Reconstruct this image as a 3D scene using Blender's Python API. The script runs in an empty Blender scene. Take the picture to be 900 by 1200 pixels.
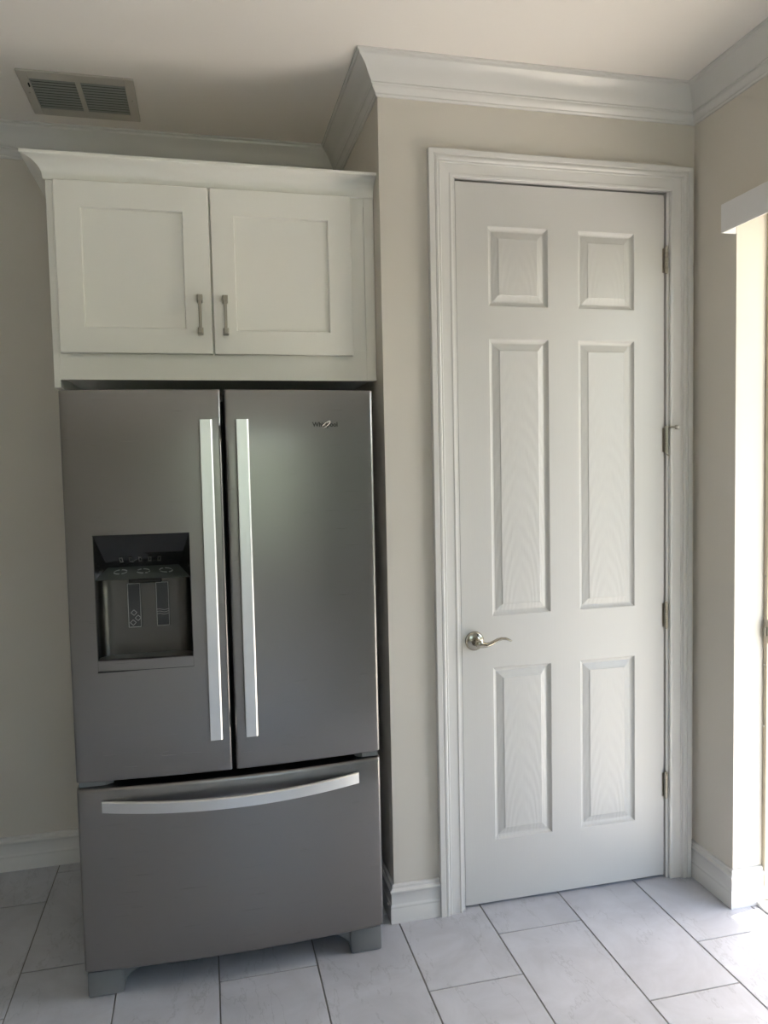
import bpy, bmesh, math, random
from mathutils import Vector, Matrix
random.seed(4)
S = bpy.context.scene
COL = S.collection
PI = math.pi

# ------------------------------------------------------------------ camera
def camera():
    yaw, pitch, roll = .2316, -.0603, -.0213
    fw = Vector((math.sin(yaw)*math.cos(pitch), math.cos(yaw)*math.cos(pitch), math.sin(pitch)))
    rt = Vector((math.cos(yaw), -math.sin(yaw), 0))
    up = rt.cross(fw)
    c, s = math.cos(roll), math.sin(roll)
    r2 = c*rt + s*up; u2 = -s*rt + c*up
    cd = bpy.data.cameras.new('camera'); co = bpy.data.objects.new('camera', cd)
    COL.objects.link(co)
    M = Matrix((r2, u2, -fw)).transposed().to_4x4()
    M.translation = Vector((0, -2.4106, 1.5261))
    co.matrix_world = M
    cd.sensor_fit = 'HORIZONTAL'; cd.sensor_width = 36; cd.lens = 896.3/900*36
    cd.clip_start = .02; cd.clip_end = 200
    S.camera = co
camera()

# ------------------------------------------------------------------ light
S.view_settings.view_transform = 'Standard'; S.view_settings.look = 'None'
S.view_settings.gamma = 1; S.view_settings.use_curve_mapping = False
S.view_settings.exposure = 1.72
S.cycles.max_bounces = 10; S.cycles.diffuse_bounces = 7; S.cycles.glossy_bounces = 5
S.cycles.sample_clamp_indirect = 8
SUN_EL, SUN_AZ = math.radians(50), math.atan2(.024, .175)   # the sun stands off the right wall, slightly towards +y
W = bpy.data.worlds.new('world'); S.world = W; W.use_nodes = True
wn = W.node_tree.nodes; wl = W.node_tree.links
bg = wn['Background']; sky = wn.new('ShaderNodeTexSky'); sky.sky_type = 'NISHITA'
sky.sun_disc = False; sky.sun_elevation = SUN_EL; sky.sun_rotation = PI/2 - SUN_AZ
sky.air_density = 1.2; sky.dust_density = 2.5; sky.ozone_density = 1.0
wl.new(sky.outputs[0], bg.inputs[0]); bg.inputs[1].default_value = .36
sd = bpy.data.lights.new('sun', 'SUN'); sd.energy = 11.5; sd.angle = math.radians(.53); sd.color = (1, .93, .81)
so = bpy.data.objects.new('sun', sd); COL.objects.link(so); so.location = (8, 1, 14)
d = Vector((math.cos(SUN_EL)*math.cos(SUN_AZ), math.cos(SUN_EL)*math.sin(SUN_AZ), math.sin(SUN_EL)))
so.rotation_euler = d.to_track_quat('Z', 'Y').to_euler()
def portal(name, loc, rot, sx, sy):
    l = bpy.data.lights.new(name, 'AREA'); l.shape = 'RECTANGLE'; l.size = sx; l.size_y = sy
    l.cycles.is_portal = True
    o = bpy.data.objects.new(name, l); COL.objects.link(o); o.location = loc; o.rotation_euler = rot

# ------------------------------------------------------------------ dimensions
ZC = 2.794                    # ceiling
XA, XR, XL = .5756, 1.7086, -4.6     # alcove side wall, right wall, left wall
YB, YF = .7185, -5.2          # alcove back wall, wall behind the camera
OPY0, OPY1, OPZ = -.221, -1.80, 2.33   # sliding door opening
XO = 1.822                    # inner face of the sliding door frame
WY0, WY1, WZ0, WZ1 = -2.3, -4.9, .15, 2.4   # unseen window added beyond the sliding door for more light
FX0, FX1, FZ0, FZ1 = 0.0, 1.4, .9, 2.3     # window added behind the camera for front light
DX0, DX1, DZ = .826, 1.600, 2.452           # pantry door opening

# ------------------------------------------------------------------ materials
def mat(name, color, rough=.5, metal=0, spec=.5):
    m = bpy.data.materials.new(name); m.use_nodes = True
    b = m.node_tree.nodes['Principled BSDF']
    b.inputs['Base Color'].default_value = (*color, 1); b.inputs['Roughness'].default_value = rough
    b.inputs['Metallic'].default_value = metal; b.inputs['Specular IOR Level'].default_value = spec
    return m
def N(m, t): return m.node_tree.nodes.new(t)
def L(m, a, b): m.node_tree.links.new(a, b)
def bsdf(m): return m.node_tree.nodes['Principled BSDF']
def texco(m, scale=(1,1,1), kind='Object'):
    tc = N(m, 'ShaderNodeTexCoord'); mp = N(m, 'ShaderNodeMapping'); mp.inputs['Scale'].default_value = scale
    L(m, tc.outputs[kind], mp.inputs[0]); return mp.outputs[0]
def bumpy(m, scale, strength, dist=.001, vscale=(1,1,1), detail=3):
    n = N(m, 'ShaderNodeTexNoise'); n.inputs['Scale'].default_value = scale; n.inputs['Detail'].default_value = detail
    L(m, texco(m, vscale), n.inputs['Vector'])
    b = N(m, 'ShaderNodeBump'); b.inputs['Strength'].default_value = strength; b.inputs['Distance'].default_value = dist
    L(m, n.outputs[0], b.inputs['Height']); L(m, b.outputs[0], bsdf(m).inputs['Normal']); return n
def tint(m, scale, c1, c2, vscale=(1,1,1), detail=3, lo=.35, hi=.65):
    n = N(m, 'ShaderNodeTexNoise'); n.inputs['Scale'].default_value = scale; n.inputs['Detail'].default_value = detail
    L(m, texco(m, vscale), n.inputs['Vector'])
    r = N(m, 'ShaderNodeValToRGB'); r.color_ramp.elements[0].position = lo; r.color_ramp.elements[1].position = hi
    r.color_ramp.elements[0].color = (*c1, 1); r.color_ramp.elements[1].color = (*c2, 1)
    L(m, n.outputs[0], r.inputs[0]); L(m, r.outputs[0], bsdf(m).inputs['Base Color'])

wall_m = mat('wall_paint_taupe', (.60, .56, .49), .65, spec=.3)
tint(wall_m, 1.3, (.62,.585,.525), (.64,.605,.545)); bumpy(wall_m, 260, .12, .0006)
ceil_m = mat('ceiling_paint', (.88, .835, .785), .8, spec=.2); bumpy(ceil_m, 180, .15, .0008)
trim_m = mat('trim_white_gloss', (.68, .67, .65), .24); bumpy(trim_m, 30, .08, .0006)
cab_m = mat('cabinet_white_satin', (.86, .845, .785), .33); bumpy(cab_m, 60, .04, .0004)
cab_in = mat('cabinet_interior', (.45, .40, .33), .6); bumpy(cab_in, 40, .1)
reveal_m = trim_m

def grain(m, rings, strength):
    # moulded cathedral grain, relief only
    tc = N(m, 'ShaderNodeTexCoord'); mp = N(m, 'ShaderNodeMapping'); mp.inputs['Scale'].default_value = (1, 1, .20)
    L(m, tc.outputs['Object'], mp.inputs[0])
    w = N(m, 'ShaderNodeTexWave'); w.wave_type = 'RINGS'; w.rings_direction = 'Y'
    w.inputs['Scale'].default_value = rings; w.inputs['Distortion'].default_value = 3.0
    w.inputs['Detail'].default_value = 2.5; w.inputs['Detail Scale'].default_value = 1.6
    L(m, mp.outputs[0], w.inputs['Vector'])
    n = N(m, 'ShaderNodeTexNoise'); n.inputs['Scale'].default_value = 320; n.inputs['Detail'].default_value = 2
    mp2 = N(m, 'ShaderNodeMapping'); mp2.inputs['Scale'].default_value = (1, 1, .05)
    L(m, tc.outputs['Object'], mp2.inputs[0]); L(m, mp2.outputs[0], n.inputs['Vector'])
    a = N(m, 'ShaderNodeMath'); a.operation = 'MULTIPLY_ADD'; a.inputs[1].default_value = .45
    L(m, n.outputs[0], a.inputs[0]); L(m, w.outputs['Fac'], a.inputs[2])
    b = N(m, 'ShaderNodeBump'); b.inputs['Strength'].default_value = strength; b.inputs['Distance'].default_value = .0010
    L(m, a.outputs[0], b.inputs['Height']); L(m, b.outputs[0], bsdf(m).inputs['Normal'])
panel_m = mat('door_paint_panel', (.60, .59, .57), .36); grain(panel_m, 24, .34)
slab_m = mat('door_paint', (.60, .59, .57), .36); bumpy(slab_m, 260, .18, .0007, (1, 1, .04), 3)

def steel(name, c, rough, vs, var=.04):
    m = mat(name, c, rough, 1.0)
    n = N(m, 'ShaderNodeTexNoise'); n.inputs['Scale'].default_value = 1; n.inputs['Detail'].default_value = 4
    L(m, texco(m, vs), n.inputs['Vector'])
    mr = N(m, 'ShaderNodeMapRange'); mr.inputs['To Min'].default_value = rough-var; mr.inputs['To Max'].default_value = rough+var
    L(m, n.outputs[0], mr.inputs[0]); L(m, mr.outputs[0], bsdf(m).inputs['Roughness'])
    b = N(m, 'ShaderNodeBump'); b.inputs['Strength'].default_value = .10; b.inputs['Distance'].default_value = .0003
    L(m, n.outputs[0], b.inputs['Height']); L(m, b.outputs[0], bsdf(m).inputs['Normal'])
    return m
steel_m = steel('fridge_steel_dark', (.285, .272, .268), .29, (6, 6, 900))
body_m = mat('fridge_body_grey', (.16, .16, .165), .5); bumpy(body_m, 300, .2, .0005)
bar_m = steel('handle_aluminium', (.80, .80, .81), .34, (900, 900, 8))
barh_m = steel('handle_aluminium_across', (.80, .80, .81), .34, (8, 900, 900))
gasket_m = mat('gasket_black', (.015, .015, .015), .6); bumpy(gasket_m, 100, .1)
foot_m = mat('foot_grey_plastic', (.17, .175, .18), .5); bumpy(foot_m, 200, .15)
gloss_m = mat('control_black_gloss', (.012, .012, .012), .06); bumpy(gloss_m, 6, .03, .0005)
recess_m = steel('dispenser_recess_metal', (.115, .108, .10), .34, (500, 500, 5))  # base colour lowered to deepen the shadow in the recess
ledge_m = mat('button_ledge_reflection', (.062, .070, .068), .22); bumpy(ledge_m, 60, .05)  # grey-green base colour carries the light reflected on the ledge
btn_m = mat('button_print', (.22, .24, .23), .5); bumpy(btn_m, 90, .02)
pad_m = mat('paddle_grey', (.035, .035, .04), .3); bumpy(pad_m, 90, .05)  # darkened together with the recess to deepen its shadow
icon_m = mat('icon_light_print', (.42, .42, .40), .5); bumpy(icon_m, 90, .02)
dimicon_m = mat('icon_dim_print', (.075, .07, .06), .5); bumpy(dimicon_m, 90, .02)
badge_d = mat('badge_dark_letters', (.035, .033, .03), .35); bumpy(badge_d, 90, .02)
badge_l = mat('badge_bright_ring', (.75, .73, .68), .25, 1.0); bumpy(badge_l, 90, .02)
nickel = mat('satin_nickel', (.46, .43, .36), .22, 1.0); bumpy(nickel, 200, .05, .0004)
pull_m = mat('brushed_nickel_pull', (.40, .37, .32), .3, 1.0); bumpy(pull_m, 200, .05, .0004)
nickel_d = mat('aged_nickel_hinge', (.44, .41, .35), .34, 1.0); bumpy(nickel_d, 200, .1, .0004)
rubber_w = mat('white_rubber_tip', (.78, .76, .70), .5); bumpy(rubber_w, 90, .05)
vent_m = mat('vent_paint_offwhite', (.52, .49, .44), .5); bumpy(vent_m, 90, .05)
slat_m = mat('vent_slat_shaded', (.27, .28, .255), .5); bumpy(slat_m, 90, .05)  # vent paint darkened to carry the shade on the slats
dark_m = mat('shade_and_lever_black', (.02, .02, .02), .8); bumpy(dark_m, 50, .1)  # black for the unlit hole behind the slats, and for the damper lever
almond = mat('almond_aluminium', (.56, .49, .37), .4); bumpy(almond, 120, .05)
val_m = mat('blind_valance_white', (.72, .72, .73), .45); bumpy(val_m, 120, .05)
track_m = mat('sill_track_white', (.74, .74, .72), .35); bumpy(track_m, 120, .05)
screw_m = mat('screw_bright', (.8, .8, .78), .25, 1.0); bumpy(screw_m, 120, .05)
grout_m = mat('grout_grey', (.20, .195, .185), .85); bumpy(grout_m, 150, .3)
patio_m = mat('patio_concrete', (.47, .44, .39), .8); tint(patio_m, 3, (.42,.395,.36), (.47,.445,.41)); bumpy(patio_m, 120, .3)
soffit_m = mat('soffit_stucco', (.66, .62, .54), .8); bumpy(soffit_m, 120, .3)
lawn_m = mat('lawn_green', (.06, .12, .03), .9); tint(lawn_m, 5, (.04,.09,.02), (.09,.16,.04)); bumpy(lawn_m, 60, .8, .02)
hedge_m = mat('hedge_leaf_green', (.05, .10, .03), .7); tint(hedge_m, 12, (.025,.06,.015), (.08,.15,.04)); bumpy(hedge_m, 25, .8, .02)
glass_m = bpy.data.materials.new('window_glass'); glass_m.use_nodes = True
nt = glass_m.node_tree; nt.nodes.clear()
g_o = nt.nodes.new('ShaderNodeOutputMaterial'); g_t = nt.nodes.new('ShaderNodeBsdfTransparent'); g_g = nt.nodes.new('ShaderNodeBsdfGlossy')
g_m = nt.nodes.new('ShaderNodeMixShader'); g_f = nt.nodes.new('ShaderNodeFresnel'); g_g.inputs['Roughness'].default_value = .02
g_t.inputs[0].default_value = (.93, .96, .95, 1); g_f.inputs[0].default_value = 1.45
nt.links.new(g_f.outputs[0], g_m.inputs[0]); nt.links.new(g_t.outputs[0], g_m.inputs[1]); nt.links.new(g_g.outputs[0], g_m.inputs[2]); nt.links.new(g_m.outputs[0], g_o.inputs[0])

# porcelain tile: pale grey slate look, soft veins; every tile has its own offset
tile_m = mat('floor_tile_slate', (.56, .55, .545), .34)
def tile_nodes(m):
    tc = N(m, 'ShaderNodeTexCoord'); oi = N(m, 'ShaderNodeObjectInfo')
    cx = N(m, 'ShaderNodeCombineXYZ'); mu = N(m, 'ShaderNodeMath'); mu.operation = 'MULTIPLY'; mu.inputs[1].default_value = 37
    L(m, oi.outputs['Random'], mu.inputs[0]); L(m, mu.outputs[0], cx.inputs[0]); L(m, mu.outputs[0], cx.inputs[2])
    ad = N(m, 'ShaderNodeVectorMath'); ad.operation = 'ADD'
    L(m, tc.outputs['Object'], ad.inputs[0]); L(m, cx.outputs[0], ad.inputs[1])
    n1 = N(m, 'ShaderNodeTexNoise'); n1.inputs['Scale'].default_value = 5; n1.inputs['Detail'].default_value = 7; n1.inputs['Roughness'].default_value = .62; n1.inputs['Distortion'].default_value = .8
    L(m, ad.outputs[0], n1.inputs['Vector'])
    r1 = N(m, 'ShaderNodeValToRGB'); e = r1.color_ramp.elements
    e[0].position = .3; e[0].color = (.41,.415,.45,1); e[1].position = .7; e[1].color = (.53,.54,.59,1)
    L(m, n1.outputs[0], r1.inputs[0])
    # veins: thin ridges of a distorted noise
    n2 = N(m, 'ShaderNodeTexNoise'); n2.inputs['Scale'].default_value = 2.6; n2.inputs['Detail'].default_value = 6; n2.inputs['Roughness'].default_value = .62; n2.inputs['Distortion'].default_value = .15
    mv = N(m, 'ShaderNodeMapping'); mv.inputs['Rotation'].default_value = (0, 0, .6); mv.inputs['Scale'].default_value = (2.0, .7, 1)
    L(m, ad.outputs[0], mv.inputs[0]); L(m, mv.outputs[0], n2.inputs['Vector'])
    s = N(m, 'ShaderNodeMath'); s.operation = 'SUBTRACT'; s.inputs[1].default_value = .5; L(m, n2.outputs[0], s.inputs[0])
    a = N(m, 'ShaderNodeMath'); a.operation = 'ABSOLUTE'; L(m, s.outputs[0], a.inputs[0])
    mr = N(m, 'ShaderNodeMapRange'); mr.inputs['From Max'].default_value = .009; mr.inputs['To Min'].default_value = .84; mr.inputs['To Max'].default_value = 1
    L(m, a.outputs[0], mr.inputs[0])
    mx = N(m, 'ShaderNodeMix'); mx.data_type = 'RGBA'; mx.blend_type = 'MULTIPLY'; mx.inputs[0].default_value = 1
    L(m, r1.outputs[0], mx.inputs[6]); L(m, mr.outputs[0], mx.inputs[7]); L(m, mx.outputs[2], bsdf(m).inputs['Base Color'])
    b = N(m, 'ShaderNodeBump'); b.inputs['Strength'].default_value = .35; b.inputs['Distance'].default_value = .002
    L(m, n1.outputs[0], b.inputs['Height']); L(m, b.outputs[0], bsdf(m).inputs['Normal'])
tile_nodes(tile_m)

# ------------------------------------------------------------------ mesh helpers
def obj(name, bm, m, parent=None, smooth=False, fixn=True):
    if fixn: bmesh.ops.recalc_face_normals(bm, faces=bm.faces)
    me = bpy.data.meshes.new(name); bm.to_mesh(me); bm.free()
    if smooth:
        for p in me.polygons: p.use_smooth = True
        me.set_sharp_from_angle(angle=math.radians(35))
    me.materials.append(m)
    o = bpy.data.objects.new(name, me); COL.objects.link(o)
    if parent: o.parent = parent; o.matrix_parent_inverse = Matrix.Translation(-world_loc(parent))
    return o
def world_loc(o):
    v = Vector(o.location)
    # children carry world-space vertices; only things (Empties) have an offset
    return v
def struct(name, bm, m, parent=None, smooth=False):
    o = obj(name, bm, m, parent, smooth)
    if not parent: o['kind'] = 'structure'
    return o
def empty(name, loc=(0,0,0), label=None, cat=None, group=None, kind=None):
    o = bpy.data.objects.new(name, None); COL.objects.link(o); o.location = loc; o.empty_display_size = .1
    if label: o['label'] = label
    if cat: o['category'] = cat
    if group: o['group'] = group
    if kind: o['kind'] = kind
    return o
def box(bm, x0, x1, y0, y1, z0, z1, bev=0, seg=1):
    x0, x1 = min(x0,x1), max(x0,x1); y0, y1 = min(y0,y1), max(y0,y1); z0, z1 = min(z0,z1), max(z0,z1)
    v = [bm.verts.new(c) for c in ((x0,y0,z0),(x1,y0,z0),(x1,y1,z0),(x0,y1,z0),(x0,y0,z1),(x1,y0,z1),(x1,y1,z1),(x0,y1,z1))]
    fs = [bm.faces.new([v[i] for i in q]) for q in ((0,3,2,1),(4,5,6,7),(0,1,5,4),(1,2,6,5),(2,3,7,6),(3,0,4,7))]
    if bev:
        es = list({e for f in fs for e in f.edges})
        bmesh.ops.bevel(bm, geom=es, offset=bev, segments=seg, profile=.5, affect='EDGES')
def B(*a, **k):
    bm = bmesh.new(); box(bm, *a, **k); return bm
def tube(bm, pts, r, n=14, cap=True, flat=None):
    # round (or flattened) tube along points; r may be a list
    P = [Vector(p) for p in pts]; rings = []
    rs = r if isinstance(r, (list, tuple)) else [r]*len(P)
    up = Vector((0, 0, 1))
    for i, p in enumerate(P):
        t = (P[min(i+1, len(P)-1)] - P[max(i-1, 0)]).normalized()
        a = up if abs(t.dot(up)) < .95 else Vector((0, 1, 0))
        s = t.cross(a).normalized(); q = s.cross(t).normalized()
        rr = rs[i]; ra, rb = (rr if isinstance(rr, tuple) else (rr, rr))
        rings.append([bm.verts.new(p + s*math.cos(k*2*PI/n)*ra + q*math.sin(k*2*PI/n)*rb) for k in range(n)])
    for i in range(len(rings)-1):
        for k in range(n):
            bm.faces.new((rings[i][k], rings[i][(k+1)%n], rings[i+1][(k+1)%n], rings[i+1][k]))
    if cap: bm.faces.new(rings[0]); bm.faces.new(rings[-1])
def lathe_y(bm, cx, cz, prof, n=28):
    # prof: (radius, y) from back to front; axis along y
    rings = []
    for r, y in prof:
        if r < 1e-6: rings.append([bm.verts.new((cx, y, cz))])
        else: rings.append([bm.verts.new((cx+r*math.cos(2*PI*k/n), y, cz+r*math.sin(2*PI*k/n))) for k in range(n)])
    for a, b in zip(rings, rings[1:]):
        if len(a) == 1 and len(b) == 1: continue
        for k in range(n):
            if len(b) == 1: bm.faces.new((a[k], a[(k+1)%n], b[0]))
            elif len(a) == 1: bm.faces.new((a[0], b[(k+1)%n], b[k]))
            else: bm.faces.new((a[k], a[(k+1)%n], b[(k+1)%n], b[k]))
def sweep_segments(path, prof, side=1, closed=False):
    """path: plan points, prof: (out, z). Returns one bmesh per segment, mitred at the corners.
    'out' is measured to the left of the travel direction times side."""
    P = [Vector((x, y)) for x, y in path]; n = len(P)
    def nrm(a, b):
        t = (b-a).normalized(); return Vector((-t.y, t.x))*side
    offs = []
    for i in range(n):
        if closed: pa, pb = P[i-1], P[(i+1) % n]
        else: pa = P[i-1] if i > 0 else None; pb = P[i+1] if i < n-1 else None
        if pa is None: offs.append(nrm(P[i], pb))
        elif pb is None: offs.append(nrm(pa, P[i]))
        else:
            n1, n2 = nrm(pa, P[i]), nrm(P[i], pb)
            m = n1 + n2; offs.append(m / max(m.dot(n1), .2))
    out = []
    for i in range(n if closed else n-1):
        j = (i+1) % n; bm = bmesh.new()
        ra = [bm.verts.new((P[i].x+offs[i].x*o, P[i].y+offs[i].y*o, z)) for o, z in prof]
        rb = [bm.verts.new((P[j].x+offs[j].x*o, P[j].y+offs[j].y*o, z)) for o, z in prof]
        for k in range(len(prof)):
            q = (k+1) % len(prof); bm.faces.new((ra[k], ra[q], rb[q], rb[k]))
        bm.faces.new(ra); bm.faces.new(rb); out.append(bm)
    return out
def arc(cx, cy, r, a0, a1, n):
    return [(cx+r*math.cos(math.radians(a0+(a1-a0)*i/n)), cy+r*math.sin(math.radians(a0+(a1-a0)*i/n))) for i in range(n+1)]

# ------------------------------------------------------------------ room shell
floor = struct('floor', B(XL-.1, XR+.12, YF-.1, YB+.1, -.06, -.0025), grout_m)
def make_tiles():
    W0, X0 = .2955, -.0035; g = .0021
    cache = {}
    for c in range(-16, 7):
        x0 = X0 + c*W0; x1 = x0 + W0
        off = {0: -.1555, 2: -.357, 1: -.556}[c % 3]
        for k in range(-9, 3):
            y0 = off + k*.6; y1 = y0+.6
            ymax = YB if x0 < XA-.02 else .08
            a, b = max(x0+g, XL), min(x1-g, XR if y0 > OPY0 else XO)
            if x1 < XA+.05 and y0 > 0: b = min(b, XA)
            e, f = max(y0+g, YF), min(y1-g, ymax)
            if b-a < .01 or f-e < .01: continue
            w, h = round(b-a, 4), round(f-e, 4)
            key = (w, h)
            if key not in cache:
                o = obj('tile', B(-w/2, w/2, -h/2, h/2, -.008, 0, bev=.0009), tile_m)
                cache[key] = o.data; o.location = ((a+b)/2, (e+f)/2, 0); o.parent = floor
            else:
                o = bpy.data.objects.new('tile', cache[key]); COL.objects.link(o)
                o.location = ((a+b)/2, (e+f)/2, 0); o.parent = floor
make_tiles()
struct('ceiling', B(XL-.1, XR+.12, YF-.1, YB+.1, ZC, ZC+.1), ceil_m)
struct('wall_back', B(XL-.1, XR+.12, YB, YB+.1, 0, ZC), wall_m)
struct('wall_left', B(XL-.1, XL, YF-.1, YB, 0, ZC), wall_m)
struct('wall_alcove', B(XA, XA+.12, 0, YB, 0, ZC), wall_m)
bm = bmesh.new()
box(bm, XA+.12, DX0-.012, 0, .115, 0, ZC); box(bm, DX1+.012, XR, 0, .115, 0, ZC); box(bm, DX0-.012, DX1+.012, 0, .115, DZ+.012, ZC)
struct('wall_pantry', bm, wall_m)
def wall_with_holes(name, axis, a0, a1, c0, c1, holes, m):
    # axis 'y': wall runs along y with thickness c0..c1 in x; holes (h0,h1,z0,z1) sorted
    bm = bmesh.new()
    def bb(p, q, z0, z1):
        if q-p < 1e-4 or z1-z0 < 1e-4: return
        if axis == 'y': box(bm, c0, c1, p, q, z0, z1)
        else: box(bm, p, q, c0, c1, z0, z1)
    cur = a0
    for h0, h1, z0, z1 in sorted(holes):
        bb(cur, h0, 0, ZC); bb(h0, h1, 0, z0); bb(h0, h1, z1, ZC); cur = h1
    bb(cur, a1, 0, ZC)
    return struct(name, bm, m)
wall_with_holes('wall_right', 'y', YF-.1, YB, XR, XR+.2, [(OPY1, OPY0, 0, OPZ), (WY1, WY0, WZ0, WZ1)], wall_m)
wall_with_holes('wall_front', 'x', XL, XR, YF-.15, YF, [(FX0, FX1, FZ0, FZ1)], wall_m)

# crown moulding: mitred runs along every wall, one object per wall
def crown_prof():
    p = [(0, ZC), (.077, ZC), (.077, ZC-.006), (.071, ZC-.0085), (.069, ZC-.016)]
    # ogee: hollow above, swelling below
    a = (.069, -.016); b = (.024, -.074)
    for i in range(1, 12):
        t = i/12; s = t + .13*math.sin(2*PI*t)*-1
        o = a[0]+(b[0]-a[0])*(t + .10*math.sin(PI*t) + .05*math.sin(2*PI*t)); z = a[1]+(b[1]-a[1])*t
        p.append((o, ZC+z))
    p += [(.024, ZC-.074), (.0255, ZC-.078), (.0205, ZC-.081), (.0205, ZC-.084)]
    for i in range(1, 6):
        t = i/6; p.append((.0205-.0125*t**1.6, ZC-.084-.017*t))
    p += [(.008, ZC-.101), (.009, ZC-.105), (.005, ZC-.110), (0, ZC-.110)]
    return p
loop = [(XL, YF), (XL, YB), (XA, YB), (XA, 0), (XR, 0), (XR, YF)]
for i, b_ in enumerate(sweep_segments(loop, crown_prof(), side=-1, closed=True)):
    struct('trim_%d' % (i+1), b_, trim_m, smooth=True)

# baseboards
BB = [(0, 0), (.0155, 0), (.0155, .048), (.0145, .050), (.0145, .0535), (.0155, .056), (.0150, .060), (.0125, .063), (.0120, .067)]
BB += [(.0118, .100), (.0135, .1025), (.0158, .106), (.0160, .111), (.0135, .114), (.0085, .117), (.0075, .121), (.0085, .1245), (.0070, .1285), (.0035, .1305), (0, .1305)]
runs = {'left': [(XL, YF), (XL, YB)], 'back': [(XL, YB), (XA, YB)], 'alcove': [(XA, YB), (XA, 0)], 'pantry': [(XA, 0), (.7325, 0)]}
segs = sweep_segments([(XL, YF), (XL, YB), (XA, YB), (XA, 0), (.7325, 0)], BB, side=-1)
for nme, b_ in zip(runs, segs): struct('baseboard_'+nme, b_, trim_m, smooth=True)
segs = sweep_segments([(1.6735, 0), (XR, 0), (XR, OPY0), (XO, OPY0)], BB, side=-1)
for nme, b_ in zip(('corner', 'right', 'reveal'), segs): struct('baseboard_'+nme, b_, trim_m, smooth=True)
for nme, pth in (('right_far', [(XR, OPY1), (XR, YF)]), ('front', [(XR, YF), (XL, YF)])):
    struct('baseboard_'+nme, sweep_segments(pth, BB, side=-1)[0], trim_m, smooth=True)

# ------------------------------------------------------------------ pantry door
door = empty('door_1', (1.21, 0, 0), kind='structure')
def casing():
    # profile across the width: (distance from the inner edge, projection towards the room)
    pr = [(0, 0), (0, .0095), (.0015, .0115), (.0075, .0125), (.0100, .0105), (.0125, .0102), (.0400, .0125), (.0415, .0150), (.0450, .0155), (.0465, .0140),
          (.0480, .0185), (.0510, .0215), (.0560, .0225), (.0600, .0210), (.0612, .0190), (.0640, .0195), (.0655, .0225), (.0800, .0225), (.0815, .0210), (.0815, 0)]
    xi0, xi1, zi = DX0-.0115, DX1+.0085, DZ+.0005
    def ring(x, z, dx, dz): return lambda bm: [bm.verts.new((x+dx*o, -p, z+dz*o)) for o, p in pr]
    rings = [ring(xi0, 0, -1, 0), ring(xi0, zi, -1, 1), ring(xi1, zi, 1, 1), ring(xi1, 0, 1, 0)]
    for a, b in ((0, 1), (1, 2), (2, 3)):
        bm = bmesh.new(); ra, rb = rings[a](bm), rings[b](bm)
        for k in range(len(pr)):
            q = (k+1) % len(pr); bm.faces.new((ra[k], ra[q], rb[q], rb[k]))
        bm.faces.new(ra); bm.faces.new(rb)
        obj('casing', bm, trim_m, door, smooth=True)
casing()
def jamb():
    bm = bmesh.new()
    box(bm, DX0-.012, DX0, .0005, .115, 0, DZ+.012); box(bm, DX1, DX1+.012, .0005, .115, 0, DZ+.012); box(bm, DX0, DX1, .0005, .115, DZ, DZ+.012)
    obj('jamb', bm, trim_m, door)
    bm = bmesh.new()
    box(bm, DX0, DX0+.012, .046, .08, 0, DZ); box(bm, DX1-.012, DX1, .046, .08, 0, DZ); box(bm, DX0+.012, DX1-.012, .046, .08, DZ-.012, DZ)
    obj('stop_moulding', bm, trim_m, door)
jamb()
SX0, SX1, SZ0, SZ1 = .8295, 1.5935, .010, 2.444; SY0, SY1 = .006, .041
PX = [(.940, 1.155), (1.264, 1.478)]
PZ = [(.227, .832), (1.010, 1.940), (2.046, 2.307)]
def slab():
    bm = bmesh.new()
    xs = [SX0, PX[0][0], PX[0][1], PX[1][0], PX[1][1], SX1]; zs = [SZ0, PZ[0][0], PZ[0][1], PZ[1][0], PZ[1][1], PZ[2][0], PZ[2][1], SZ1]
    V = {}
    def vt(i, j, y):
        k = (i, j, y)
        if k not in V: V[k] = bm.verts.new((xs[i], y, zs[j]))
        return V[k]
    nx, nz = len(xs)-1, len(zs)-1
    hole = lambda i, j: i in (1, 3) and j in (1, 3, 5)
    for i in range(nx):
        for j in range(nz):
            if hole(i, j): continue
            for y in (SY0, SY1): bm.faces.new([vt(a, b, y) for a, b in ((i,j),(i+1,j),(i+1,j+1),(i,j+1))])
            for (a, b), (c, d_), (ni, nj) in (((i,j),(i+1,j),(i,j-1)), ((i,j+1),(i+1,j+1),(i,j+1)), ((i,j),(i,j+1),(i-1,j)), ((i+1,j),(i+1,j+1),(i+1,j))):
                if ni < 0 or nj < 0 or ni >= nx or nj >= nz or hole(ni, nj):
                    bm.faces.new([vt(a,b,SY0), vt(c,d_,SY0), vt(c,d_,SY1), vt(a,b,SY1)])
    return obj('slab', bm, slab_m, door)
slab_o = slab()
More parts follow.
